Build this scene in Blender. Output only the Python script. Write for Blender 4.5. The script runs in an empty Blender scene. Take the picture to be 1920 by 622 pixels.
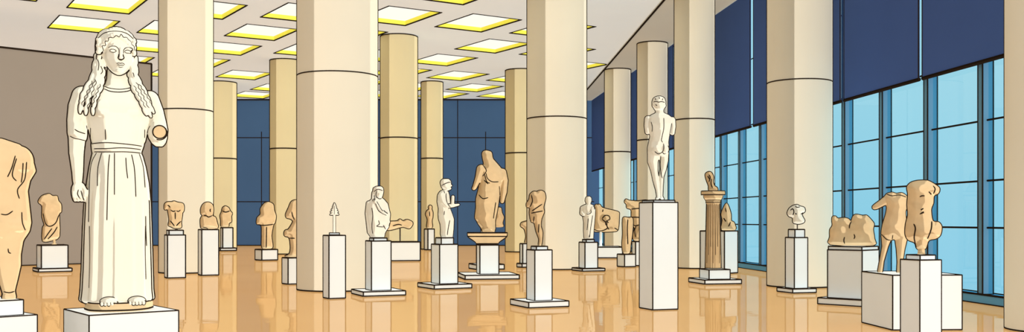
import bpy, bmesh, math, random
import numpy as np
from mathutils import Vector, Matrix
from mathutils.bvhtree import BVHTree
from mathutils.geometry import delaunay_2d_cdt
random.seed(7)
sc = bpy.context.scene
COL = sc.collection
R = math.radians

# ------------------------------------------------------------------ camera
F = 1900.0          # focal length in pixels of the 1920 wide frame
HY = 412.0          # horizon row
EYE = 1.5           # eye height in metres
cam_d = bpy.data.cameras.new('camera')
cam_d.sensor_width = 36.0
cam_d.lens = 36.0 * F / 1920.0
cam_d.shift_y = (HY - 311.0) / 1920.0
cam_d.clip_end = 300
cam = bpy.data.objects.new('camera', cam_d)
COL.objects.link(cam)
cam.location = (0, 0, EYE)
cam.rotation_euler = (R(90), 0, 0)
sc.camera = cam

# ------------------------------------------------------------------ light
sc.view_settings.view_transform = 'Standard'
sc.view_settings.look = 'None'
sc.view_settings.exposure = 0.0
sc.view_settings.gamma = 1.0
sc.view_settings.use_curve_mapping = False
sc.cycles.use_denoising = True
sc.cycles.max_bounces = 8
sc.cycles.diffuse_bounces = 2

world = bpy.data.worlds.new('sky')
sc.world = world
world.use_nodes = True
wn = world.node_tree
wn.nodes.clear()
wo = wn.nodes.new('ShaderNodeOutputWorld')
wb = wn.nodes.new('ShaderNodeBackground')
tc = wn.nodes.new('ShaderNodeTexCoord')
sx = wn.nodes.new('ShaderNodeSeparateXYZ')
mr = wn.nodes.new('ShaderNodeMapRange')
cr = wn.nodes.new('ShaderNodeValToRGB')
mr.inputs['From Min'].default_value = -0.10
mr.inputs['From Max'].default_value = 0.16
cr.color_ramp.elements[0].color = (0.62, 0.84, 0.99, 1)
cr.color_ramp.elements[1].color = (0.92, 0.96, 1.0, 1)
wn.links.new(tc.outputs['Generated'], sx.inputs[0])
wn.links.new(sx.outputs['Z'], mr.inputs['Value'])
wn.links.new(mr.outputs['Result'], cr.inputs[0])
wn.links.new(cr.outputs[0], wb.inputs['Color'])
wb.inputs['Strength'].default_value = 0.88
wn.links.new(wb.outputs[0], wo.inputs[0])

def sun(name, az, elev, strength, color, angle=0.5):
    """az: degrees to the right of the direction back to the visitor; elev above the floor."""
    d = bpy.data.lights.new(name, 'SUN')
    d.energy = strength
    d.color = color
    d.angle = R(angle)
    d.use_shadow = False
    o = bpy.data.objects.new(name, d)
    COL.objects.link(o)
    tosun = Vector((math.sin(R(az)) * math.cos(R(elev)), -math.cos(R(az)) * math.cos(R(elev)), math.sin(R(elev))))
    o.rotation_euler = tosun.to_track_quat('Z', 'Y').to_euler()
    o.location = tosun * 30 + Vector((0, 20, 0))
    return o
KEY = sun('sun_key', 54, 16, 2.35, (1.0, 0.97, 0.92))
RIM = sun('sun_rim', 141, 10, 1.3, (1.0, 0.98, 0.90))  # added rim light from behind right, shines through the walls
UP = sun('sun_ceiling_fill', 0, -90, 2.1, (0.90, 0.96, 1.0))          # added fill from under the floor, stands in for bounce on the ceiling

# ------------------------------------------------------------------ materials
def newmat(name):
    m = bpy.data.materials.new(name)
    m.use_nodes = True
    m.node_tree.nodes.clear()
    return m, m.node_tree
def srgb(h):
    c = [int(h[i:i + 2], 16) / 255 for i in (0, 2, 4)]
    return tuple(x / 12.92 if x <= 0.04045 else ((x + 0.055) / 1.055) ** 2.4 for x in c) + (1,)
def stone(name, rgb, vary=0.05, scale=2.0, size=0.867, smooth=0.02, rgb2=None, mix=0.0):
    """matt stone that steps from lit to unlit along one clean edge, with faint mottling"""
    m, t = newmat(name)
    o = t.nodes.new('ShaderNodeOutputMaterial')
    b = t.nodes.new('ShaderNodeBsdfToon')
    b.component = 'DIFFUSE'
    b.inputs['Size'].default_value = size
    b.inputs['Smooth'].default_value = smooth
    n = t.nodes.new('ShaderNodeTexNoise')
    n.inputs['Scale'].default_value = scale
    n.inputs['Detail'].default_value = 3
    tcn = t.nodes.new('ShaderNodeTexCoord')
    t.links.new(tcn.outputs['Object'], n.inputs['Vector'])
    r = t.nodes.new('ShaderNodeValToRGB')
    r.color_ramp.elements[0].position = 0.35
    r.color_ramp.elements[1].position = 0.65
    c2 = rgb2 or tuple(x * (1 - vary) for x in rgb[:3]) + (1,)
    r.color_ramp.elements[0].color = c2
    r.color_ramp.elements[1].color = rgb
    t.links.new(n.outputs['Fac'], r.inputs[0])
    t.links.new(r.outputs[0], b.inputs['Color'])
    if mix:                                  # softer step: part of the stone scatters over the whole half space
        w = t.nodes.new('ShaderNodeBsdfToon')
        w.component = 'DIFFUSE'
        w.inputs['Size'].default_value = 1.0
        w.inputs['Smooth'].default_value = 0.0
        t.links.new(r.outputs[0], w.inputs['Color'])
        x = t.nodes.new('ShaderNodeMixShader')
        x.inputs[0].default_value = mix
        t.links.new(b.outputs[0], x.inputs[1])
        t.links.new(w.outputs[0], x.inputs[2])
        t.links.new(x.outputs[0], o.inputs[0])
    else:
        t.links.new(b.outputs[0], o.inputs[0])
    return m
def emit(name, rgb, s):
    m, t = newmat(name)
    o = t.nodes.new('ShaderNodeOutputMaterial')
    e = t.nodes.new('ShaderNodeEmission')
    e.inputs[0].default_value = rgb
    e.inputs[1].default_value = s
    t.links.new(e.outputs[0], o.inputs[0])
    return m

M = {}
M['ink'] = stone('ink_line', srgb('2a2018'), 0.0)
M['softink'] = stone('soft_ink_line', srgb('6b5842'), 0.0)
M['marble'] = stone('cream_marble', (0.84, 0.79, 0.66, 1), 0.02, 3, 0.68, mix=0.25)
M['woman_marble'] = stone('large_statue_marble', (0.82, 0.76, 0.62, 1), 0.02, 3, 0.62, mix=0.3)
M['white'] = stone('pedestal_white', (0.90, 0.93, 0.92, 1), 0.015, 1.5)
M['tan'] = stone('tan_stone', (0.76, 0.55, 0.31, 1), 0.10, 5, 0.70, mix=0.2)
M['tandeep'] = stone('deep_tan_stone', (0.66, 0.46, 0.25, 1), 0.10, 5, 0.70, mix=0.2)
M['column'] = stone('column_plaster', (0.89, 0.82, 0.66, 1), 0.03, 0.5)
M['columnwarm'] = stone('warm_column_plaster', (0.80, 0.69, 0.42, 1), 0.03, 0.5)
M['ceiling'] = stone('ceiling_plaster', (0.96, 0.95, 0.92, 1), 0.02, 0.3, 1.0)
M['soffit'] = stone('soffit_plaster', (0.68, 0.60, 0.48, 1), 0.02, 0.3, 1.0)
M['grey'] = stone('grey_partition', srgb('a0968c'), 0.03, 0.4)
M['blue'] = stone('blue_wall_panels', srgb('456186'), 0.06, 0.4)
M['navy'] = stone('navy_blind_fabric', (0.075, 0.135, 0.38, 1), 0.04, 0.6)
M['frame'] = stone('blue_window_frame', srgb('6a97b4'), 0.05, 1)
M['sill'] = stone('blue_window_sill', srgb('6aa6cc'), 0.04, 1)
M['yellow'] = stone('yellow_recess', (0.93, 0.83, 0.10, 1), 0.03, 2, 1.0)
M['lamp'] = emit('lamp_diffuser', (1.0, 0.98, 0.86, 1), 1.03)
M['metal'] = stone('dark_steel', srgb('4a4038'), 0.0)

def floor_mat():
    m, t = newmat('polished_tan_floor')
    o = t.nodes.new('ShaderNodeOutputMaterial')
    d = t.nodes.new('ShaderNodeBsdfToon')
    d.inputs['Size'].default_value = 1.0
    d.inputs['Smooth'].default_value = 0.0
    g = t.nodes.new('ShaderNodeBsdfGlossy')
    g.inputs['Roughness'].default_value = 0.03
    g.inputs['Color'].default_value = (1, 0.96, 0.88, 1)
    mx = t.nodes.new('ShaderNodeMixShader')
    mx.inputs[0].default_value = 0.30
    tcn = t.nodes.new('ShaderNodeTexCoord')
    n = t.nodes.new('ShaderNodeTexNoise')
    n.inputs['Scale'].default_value = 0.25
    r = t.nodes.new('ShaderNodeValToRGB')
    r.color_ramp.elements[0].color = (0.66, 0.37, 0.14, 1)
    r.color_ramp.elements[1].color = (0.74, 0.43, 0.175, 1)
    t.links.new(tcn.outputs['Object'], n.inputs['Vector'])
    t.links.new(n.outputs['Fac'], r.inputs[0])
    t.links.new(r.outputs[0], d.inputs['Color'])
    # gentle waviness of the polish
    mp = t.nodes.new('ShaderNodeMapping')
    mp.inputs['Scale'].default_value = (1.2, 2.2, 1)
    n2 = t.nodes.new('ShaderNodeTexNoise')
    n2.inputs['Scale'].default_value = 1.0
    n2.inputs['Detail'].default_value = 1
    bp = t.nodes.new('ShaderNodeBump')
    bp.inputs['Strength'].default_value = 0.10
    bp.inputs['Distance'].default_value = 0.02
    t.links.new(tcn.outputs['Object'], mp.inputs[0])
    t.links.new(mp.outputs[0], n2.inputs['Vector'])
    t.links.new(n2.outputs['Fac'], bp.inputs['Height'])
    t.links.new(bp.outputs[0], g.inputs['Normal'])
    t.links.new(d.outputs[0], mx.inputs[1])
    t.links.new(g.outputs[0], mx.inputs[2])
    t.links.new(mx.outputs[0], o.inputs[0])
    return m
M['floor'] = floor_mat()
def glass_mat():
    m, t = newmat('blue_tinted_glass')
    o = t.nodes.new('ShaderNodeOutputMaterial')
    a = t.nodes.new('ShaderNodeBsdfTransparent')
    a.inputs[0].default_value = (0.43, 0.83, 0.94, 1)
    g = t.nodes.new('ShaderNodeBsdfGlossy')
    g.inputs['Roughness'].default_value = 0.02
    mx = t.nodes.new('ShaderNodeMixShader')
    mx.inputs[0].default_value = 0.05
    t.links.new(a.outputs[0], mx.inputs[1])
    t.links.new(g.outputs[0], mx.inputs[2])
    t.links.new(mx.outputs[0], o.inputs[0])
    return m
M['glass'] = glass_mat()

# ------------------------------------------------------------------ helpers
class Geo:
    """verts / faces collector with material slots, linked as ONE mesh object"""
    def __init__(s):
        s.v, s.f, s.m, s.sm = [], [], [], []
    def add(s, vs, fs, mi=0, smooth=False):
        o = len(s.v)
        s.v += [tuple(p) for p in vs]
        for f in fs:
            s.f.append(tuple(i + o for i in f)); s.m.append(mi); s.sm.append(smooth)
    def box(s, lo, hi, mi=0, mat=None):
        x0, y0, z0 = lo; x1, y1, z1 = hi
        vs = [Vector(p) for p in ((x0,y0,z0),(x1,y0,z0),(x1,y1,z0),(x0,y1,z0),(x0,y0,z1),(x1,y0,z1),(x1,y1,z1),(x0,y1,z1))]
        if mat: vs = [mat @ p for p in vs]
        s.add(vs, ((0,3,2,1),(4,5,6,7),(0,1,5,4),(1,2,6,5),(2,3,7,6),(3,0,4,7)), mi)
        return vs
    def tube(s, pts, r, mi=1, n=6, closed=False):
        pts = [Vector(p) for p in pts]
        k = len(pts)
        if k < 2: return
        vs, fs = [], []
        up0 = None
        for i, p in enumerate(pts):
            a = pts[i - 1] if (i > 0 or closed) else pts[i]
            b = pts[(i + 1) % k] if (i < k - 1 or closed) else pts[i]
            t = (b - a)
            t = t.normalized() if t.length > 1e-9 else Vector((0, 0, 1))
            if up0 is None:
                up0 = Vector((0, 0, 1)) if abs(t.z) < 0.9 else Vector((1, 0, 0))
            u = up0 - t * up0.dot(t)
            u = u.normalized() if u.length > 1e-6 else t.orthogonal().normalized()
            up0 = u
            w = t.cross(u)
            rr = r
            if not closed and k > 4:
                e = min(i, k - 1 - i)
                rr = r * (0.55, 0.85)[e] if e < 2 else r
            for j in range(n):
                an = 2 * math.pi * j / n
                vs.append(p + (u * math.cos(an) + w * math.sin(an)) * rr)
        m = k if closed else k - 1
        for i in range(m):
            q = (i + 1) % k
            for j in range(n):
                j2 = (j + 1) % n
                fs.append((i*n+j, i*n+j2, q*n+j2, q*n+j))
        if not closed:
            fs.append(tuple(range(n))[::-1]); fs.append(tuple((k-1)*n + j for j in range(n)))
        s.add(vs, fs, mi, True)
    def inkbox(s, lo, hi, r, mi=0, mat=None, ink=1, skip=()):
        v = s.box(lo, hi, mi, mat)
        for q, (a, b) in enumerate(((0,1),(1,2),(2,3),(3,0),(4,5),(5,6),(6,7),(7,4),(0,4),(1,5),(2,6),(3,7))):
            if q not in skip: s.tube([v[a], v[b]], r, ink, 5)
    def rings(s, rings, mi=0, smooth=True, cap=True):
        n = len(rings[0]); vs = []; fs = []
        for rg in rings: vs += rg
        for i in range(len(rings) - 1):
            for j in range(n):
                j2 = (j + 1) % n
                fs.append((i*n+j, i*n+j2, (i+1)*n+j2, (i+1)*n+j))
        s.add(vs, fs, mi, smooth)
        if cap:
            s.add(rings[0], [tuple(range(n))[::-1]], mi); s.add(rings[-1], [tuple(range(n))], mi)
    def lathe(s, prof, mi=0, n=48, smooth=True, c=(0, 0)):
        s.rings([[(c[0] + r*math.cos(2*math.pi*j/n), c[1] + r*math.sin(2*math.pi*j/n), z) for j in range(n)] for r, z in prof], mi, smooth)
    def circle(s, r, z, tr, mi=1, n=48):
        s.tube([(r*math.cos(2*math.pi*j/n), r*math.sin(2*math.pi*j/n), z) for j in range(n)], tr, mi, 5, True)
    def obj(s, name, mats, parent=None):
        me = bpy.data.meshes.new(name)
        me.from_pydata(s.v, [], s.f)
        for m in mats: me.materials.append(m)
        me.polygons.foreach_set('material_index', s.m)
        me.polygons.foreach_set('use_smooth', s.sm)
        me.update()
        o = bpy.data.objects.new(name, me)
        COL.objects.link(o)
        o.parent = parent
        return o
def tag(o, label, cat, group=None):
    o['label'] = label; o['category'] = cat
    if group: o['group'] = group
    return o
def thing(name, label, cat, loc, rz=0, group=None):
    o = bpy.data.objects.new(name, None)
    COL.objects.link(o)
    o.location = loc; o.rotation_euler = (0, 0, rz)
    o['kind'] = 'thing'
    return tag(o, label, cat, group)
def struct(o):
    o['kind'] = 'structure'
    return o
def depth_at(y): return F * EYE / (y - HY)
def ground(x, Z): return (x - 960.0) / F * Z

# ------------------------------------------------------------------ room shell
H = 8.5
BACK = 58.6
WX = lambda Z: 10.147 - 0.0922 * Z           # plan line of the window wall
SX = lambda Z: 5.947 - 0.0367 * Z            # plan line of the soffit edge

g = Geo()
g.add([(-45, -4, 0), (WX(-4) + 0.3, -4, 0), (WX(60) + 0.3, 60, 0), (-45, 60, 0)], ((0, 1, 2, 3),))
struct(g.obj('floor', [M['floor']]))

g = Geo()                                    # far wall of blue panels
g.box((-45, BACK, 0), (WX(BACK) + 0.3, BACK + 0.3, H), 0)
PANX = [(-960 + x) / F * BACK for x in (484, 603, 858, 905)]
for k in range(-11, 5):
    x = PANX[2] + k * 1.62
    if x < WX(BACK): g.tube([(x, BACK, 0), (x, BACK, 6.6 if k % 2 else H)], 0.025, 1, 5)
for z in (2.55, 6.25): g.tube([(-30, BACK, z), (WX(BACK), BACK, z)], 0.028, 1, 5)
g.tube([(-30, BACK - 0.01, 0.02), (WX(BACK), BACK - 0.01, 0.02)], 0.04, 1, 5)
g.tube([(-30, BACK - 0.01, H - 0.06), (WX(BACK), BACK - 0.01, H - 0.06)], 0.04, 1, 5)
struct(g.obj('wall_back', [M['blue'], M['ink']]))

g = Geo()                                    # unseen side wall beyond the partition, added to cut ambient light
g.box((-33.3, -3, 0), (-33, BACK, H), 0)
struct(g.obj('wall_west', [M['grey']]))

g = Geo()                                    # grey partition at the left
Zr, Zl = depth_at(491), depth_at(499.5)
xr = ground(284, Zr); x0 = ground(0, Zl)
d = Vector((xr - x0, Zr - Zl, 0)); L = d.length; an = math.atan2(d.y, d.x)
mt = Matrix.Translation((xr, Zr, 0)) @ Matrix.Rotation(an, 4, 'Z')
g.inkbox((-L - 6, 0, 0), (0, 0.45, 7.05), 0.035, 0, mt)
struct(g.obj('wall_left', [M['grey'], M['ink']]))

COLUMNS = [
    (633, 547, 149, M['column'], 'broadest pale round column, in the centre behind the small tree sculpture'),
    (1044, 506, 111, M['column'], 'pale round column right of centre, behind the small headless standing torso'),
    (349, 513, 97, M['column'], 'pale round column just right of the big standing woman statue'),
    (1499, 540, 118, M['column'], 'pale round column by the windows behind the small white torso fragment'),
    (1302, 504, 74, M['column'], 'pale round window column behind the fluted stone column'),
    (1223, 485, 56, M['column'], 'pale round window column directly behind the nude statue'),
    (1158, 474, 48, M['column'], 'farthest pale round window column, left of the nude statue'),
    (748, 487, 69, M['columnwarm'], 'warm yellowish round column right of the broadest column, behind horizontal fragment'),
    (810, 468, 40, M['columnwarm'], 'slim warm yellowish round column in front of the blue wall, far centre'),
    (536, 477, 58, M['columnwarm'], 'warm yellowish round column left of the broadest column, partly hidden by it'),
    (416, 468, 53, M['columnwarm'], 'warm yellowish round column far back behind the row of small heads'),
    (977, 473, 58, M['columnwarm'], 'warm yellowish round column right of the headless draped statue, partly hidden'),
    (1982, 628, 178, M['column'], 'large round column cut off by the right edge of the view'),
]
def column_place(px, yb, wpx):
    Zf = depth_at(yb)
    Zc = Zf + wpx / 2 * (Zf / F)
    return ground(px, Zc), Zc, wpx / 2 * (Zc / F)
COL_XY = [column_place(*q[:3]) for q in COLUMNS]

# coffered ceiling, grid turned to the room
UA = Vector((-0.537, 0.843)); VB = Vector((0.843, 0.537))
def uv(u, v): p = UA * u + VB * v; return p.x, p.y
U0 = {-6: 34.5, -5: 33.7, -4: 34.2, -3: 34.7, -2: 33.9, -1: 32.8, 0: 31.5, 1: 31.1, 2: 30.7, 3: 30.4, 4: 29.6, 5: 28.3, 6: 27.6}
HU, HV = 1.38, 0.98
lights = []
bm = bmesh.new()
def quad(u0, v0, u1, v1):
    vs = [bm.verts.new((*uv(a, b), H)) for a, b in ((u0, v0), (u0, v1), (u1, v1), (u1, v0))]
    bm.faces.new(vs)
vprev = -50.0
for k in sorted(U0):
    vc = 15.4 + 2.95 * k
    quad(-30, vprev, 78, vc - HV)
    up = -30.0
    for i in range(-2, 9):
        u = U0[k] + 4.2 * i
        X, Z = uv(u, vc)
        if Z < 22.5 or Z > 59.5 or X < -17.5 or X + 1.5 > SX(Z): continue
        if Z > 56.8: u -= (Z - 56.8) / UA.y
        def clash(u):
          X, Z = uv(u, vc)
          for (cx, cy, r_) in COL_XY:
            q = Vector((cx - X, cy - Z))
            du = max(0, abs(q.dot(UA)) - HU); dv = max(0, abs(q.dot(VB)) - HV)
            if math.hypot(du, dv) < r_ + 0.04: return True
          return False
        for sh in (0, 0.25, -0.25, 0.5, -0.5, 0.7, -0.7):
            if not clash(u + sh) and u + sh - HU > up + 0.2 and uv(u + sh, vc)[1] < 56.85: break
        else: continue
        u += sh; X, Z = uv(u, vc)
        quad(up, vc - HV, u - HU, vc + HV)
        up = u + HU
        lights.append((u, vc, X, Z))
    quad(up, vc - HV, 78, vc + HV)
    vprev = vc + HV
quad(-30, vprev, 78, 60)
bmesh.ops.remove_doubles(bm, verts=bm.verts, dist=1e-5)
def cut(p, n):
    bmesh.ops.bisect_plane(bm, geom=bm.verts[:] + bm.edges[:] + bm.faces[:], plane_co=p, plane_no=n, clear_outer=True)
cut((SX(0) + 0.2, 0, H), (1, 0.0367, 0)); cut((0, BACK, H), (0, 1, 0)); cut((0, -3, H), (0, -1, 0)); cut((-40, 0, H), (-1, 0, 0))
me = bpy.data.meshes.new('ceiling')
bm.to_mesh(me); bm.free()
me.materials.append(M['ceiling'])
o = bpy.data.objects.new('ceiling', me); COL.objects.link(o); struct(o)

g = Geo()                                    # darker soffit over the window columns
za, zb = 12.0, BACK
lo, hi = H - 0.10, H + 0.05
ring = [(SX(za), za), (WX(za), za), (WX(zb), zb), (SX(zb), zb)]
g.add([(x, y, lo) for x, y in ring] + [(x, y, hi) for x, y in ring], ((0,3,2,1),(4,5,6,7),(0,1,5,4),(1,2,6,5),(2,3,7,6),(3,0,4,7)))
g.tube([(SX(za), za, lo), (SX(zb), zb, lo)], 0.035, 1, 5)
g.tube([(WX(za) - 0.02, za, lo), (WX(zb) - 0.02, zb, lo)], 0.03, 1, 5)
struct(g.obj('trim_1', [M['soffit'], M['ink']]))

# window wall
WDIR = Vector((-0.0922, 1.0, 0)).normalized()
def wl(Z): return Matrix.Translation((WX(Z), Z, 0)) @ Matrix.Rotation(math.atan2(WDIR.y, WDIR.x), 4, 'Z')
ZS = 14.0
W0 = wl(ZS)                                  # local +x runs away along the wall, local +y points into the room
WL = (BACK - ZS) / WDIR.y
g = Geo()
g.inkbox((0, -0.20, 0.0), (WL, 0.10, 0.17), 0.02, 0, W0)
struct(g.obj('baseboard_right', [M['sill'], M['ink']]))
mz = [14.25 + 1.95 * i for i in range(23)]
n = 0
for i in range(len(mz) - 1):
    a = (mz[i] - ZS) / WDIR.y; b = (mz[i + 1] - ZS) / WDIR.y
    n += 1
    root = bpy.data.objects.new('window_%d' % n, None); COL.objects.link(root); struct(root)
    root.matrix_world = W0 @ Matrix.Translation((a, 0, 0))
    w = b - a
    g = Geo()
    g.add([(0.07, -0.02, 0.17), (w - 0.07, -0.02, 0.17), (w - 0.07, -0.02, H - 0.1), (0.07, -0.02, H - 0.1)], ((0, 1, 2, 3),))
    g.obj('pane', [M['glass']], root)
    g = Geo()
    g.inkbox((-0.075, -0.11, 0.17), (0.075, 0.09, H - 0.1), 0.014, 0)
    g.obj('mullion', [M['frame'], M['ink']], root)
    g = Geo()
    for z in (1.36, 2.2, 3.28, 4.4, 6.4):
        g.tube([(0.07, 0, z), (w - 0.07, 0, z)], 0.018, 0, 6)
    g.obj('glazing_bars', [M['ink']], root)

# navy roller blinds
bl = []                                      # (near Z, far Z)
def zc(x): return 10.0 / ((x - 960) / F + 0.0922)
edges = [(1893, 1731), (1724, 1584), (1577, 1414), (1408, 1330)]
bl = [(zc(a) , zc(b)) for a, b in edges]
z = bl[-1][1] + 0.16
while z < 57.5:
    bl.append((z, min(z + 4.6, 58.3))); z += 4.76
BL_LAB = ['widest navy roller blind, ending at the column cut off by the right edge',
 'wide navy roller blind between the two pale vertical gaps right of the big window column',
 'navy roller blind partly hidden behind the big window column',
 'narrow navy roller blind just left of the big window column',
 'navy roller blind hidden behind the round column that stands behind the fluted stone column',
 'navy sliver of roller blind just right of the column behind the nude statue',
 'navy sliver of roller blind just left of the column behind the nude statue',
 'navy roller blind behind the farthest window column',
 'navy roller blind in the far corner, left of the farthest window column']
for i, (a, b) in enumerate(bl):
    t = thing('roller_blind', BL_LAB[min(i, 8)], 'blind', (0, 0, 0), 0, 'navy roller blinds on the window wall')
    t.matrix_world = W0 @ Matrix.Translation(((a - ZS) / WDIR.y, 0.16, 0))
    w = (b - a) / WDIR.y
    g = Geo(); g.box((0, -0.012, 4.33), (w, 0.012, H - 0.12)); g.tube([(0.0,0.012,4.3),(0.0,0.012,H-.12)],0.014,1,5); g.tube([(w,0.012,4.3),(w,0.012,H-.12)],0.014,1,5)
    g.obj('fabric', [M['navy'], M['ink']], t)
    g = Geo(); g.tube([(0, 0, 4.30), (w, 0, 4.30)], 0.04, 0, 8)
    g.obj('bottom_bar', [M['ink']], t)

# ceiling lights
near_i = sorted(range(len(lights)), key=lambda i: lights[i][3])
for (u, v, X, Z) in lights:
    px = 960 + F * X / Z; py = HY - F * 7 / Z
    if px < -120 or px > 1400 or py < -60: 
        pass
    side = 'far left' if px < 260 else 'left' if px < 560 else 'centre left' if px < 760 else 'centre' if px < 990 else 'right'
    t = thing('ceiling_light', 'square recessed ceiling light with glowing white panel and yellow rim', 'ceiling light', (X, Z, H), math.atan2(UA.y, UA.x), 'recessed ceiling lights')
    g = Geo()
    d = 0.15
    c = [(-HU, -HV), (HU, -HV), (HU, HV), (-HU, HV)]
    g.add([(x, y, 0) for x, y in c] + [(x * 0.96, y * 0.96, d) for x, y in c], ((0,1,5,4),(1,2,6,5),(2,3,7,6),(3,0,4,7)))
    g.tube([(x, y, 0) for x, y in c] , 0.028, 1, 5, True)
    g.obj('recess', [M['yellow'], M['ink']], t)
    g = Geo(); g.add([(x * 0.96, y * 0.96, d) for x, y in c], ((0, 3, 2, 1),))
    g.obj('diffuser', [M['lamp']], t)

# round columns: (px centre, floor row, px width, stone, label)
def column(px, yb, wpx, mat, label, ringz=4.6, top=H - 0.0):
    X, Zc, r = column_place(px, yb, wpx)
    if X > SX(Zc): top = H - 0.10
    t = thing('round_column', label, 'column', (X, Zc, 0), 0, 'round pale columns')
    g = Geo()
    N = 96
    g.lathe([(r, 0), (r, top)], 0, N)
    k = 1.25 * Zc / F
    az = math.atan2(-Zc, -X)
    g.circle(r, ringz, k, 1, 64); g.circle(r, 0.012, k * 1.2, 1, 64); g.circle(r, top - 0.02, k, 1, 64)
    for sgn in (-1, 1):
        an = az + sgn * (math.pi / 2 - r / math.hypot(X, Zc))
        g.tube([(r * math.cos(an), r * math.sin(an), 0.01), (r * math.cos(an), r * math.sin(an), top)], k * 1.15, 1, 6)
    g.obj('shaft', [mat, M['ink']], t)
    return t
for q in COLUMNS: column(*q)

# ------------------------------------------------------------------ pedestals
def pedestal(label, levels, kmap=None, ab=None, group='white pedestals', name='pedestal', depth=None):
    """levels: (left x, near corner x, right x, bottom row, top row) lowest first; later levels sit centred on the first"""
    kx, ky, ks = kmap or (0, 0, 1)
    lv = [(kx+ks*a, kx+ks*b, kx+ks*c, ky+ks*d_ if d_ is not None else None, ky+ks*e) for a, b, c, d_, e in levels]
    xl, xm, xr_, yb, yt = lv[0]
    Zn = depth_at(yb)
    P = Vector((ground(xm, Zn), Zn))
    ray = P.normalized()
    al = math.atan2(xm - xl, xr_ - xm)
    perp = Vector((ray.y, -ray.x))
    eR = perp * math.cos(al) + ray * math.sin(al)
    eL = -perp * math.sin(al) + ray * math.cos(al)
    def hit(e, x):                              # length along e until pixel column x
        k = (x - 960) / F
        return (k * P.y - P.x) / (e.x - k * e.y)
    LR, LL = hit(eR, xr_), hit(eL, xl)
    if depth: LL = depth
    c = P + eR * LR / 2 + eL * LL / 2
    yaw = math.atan2(eR.y, eR.x)
    t = thing(name, label, 'pedestal', (c.x, c.y, 0), yaw, group)
    z = 1.25 * c.y / F
    names = {1: ['shaft'], 2: ['base_slab', 'shaft'], 3: ['base_slab', 'shaft', 'cap_block']}[len(lv)] if lv[0][3] is not None else []
    if len(lv) == 2 and (lv[1][2] - lv[1][0]) < (lv[0][2] - lv[0][0]) and (lv[0][3] - lv[0][4]) > 30: names = ['shaft', 'cap_block']
    sc_ = F / c.y
    kink = 1.25 * c.y / F
    W = xr_ - xl
    for i, (a, b, cc, d_, e) in enumerate(lv):
        q = (cc - a) / W
        hx, hy = LR / 2 * q, LL / 2 * q
        nd = c.y - (eR * hx + eL * hy).y
        zt = EYE - (e - HY) * nd / F
        g = Geo()
        g.inkbox((-hx, -hy, z), (hx, hy, zt), kink, 0)
        g.obj(names[i], [M['white'], M['ink']], t)
        z = zt
    return dict(c=c, z=z + 1.05 * kink, s=sc_, phi=math.atan2(c.x, c.y), t=t, kink=kink)

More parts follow.
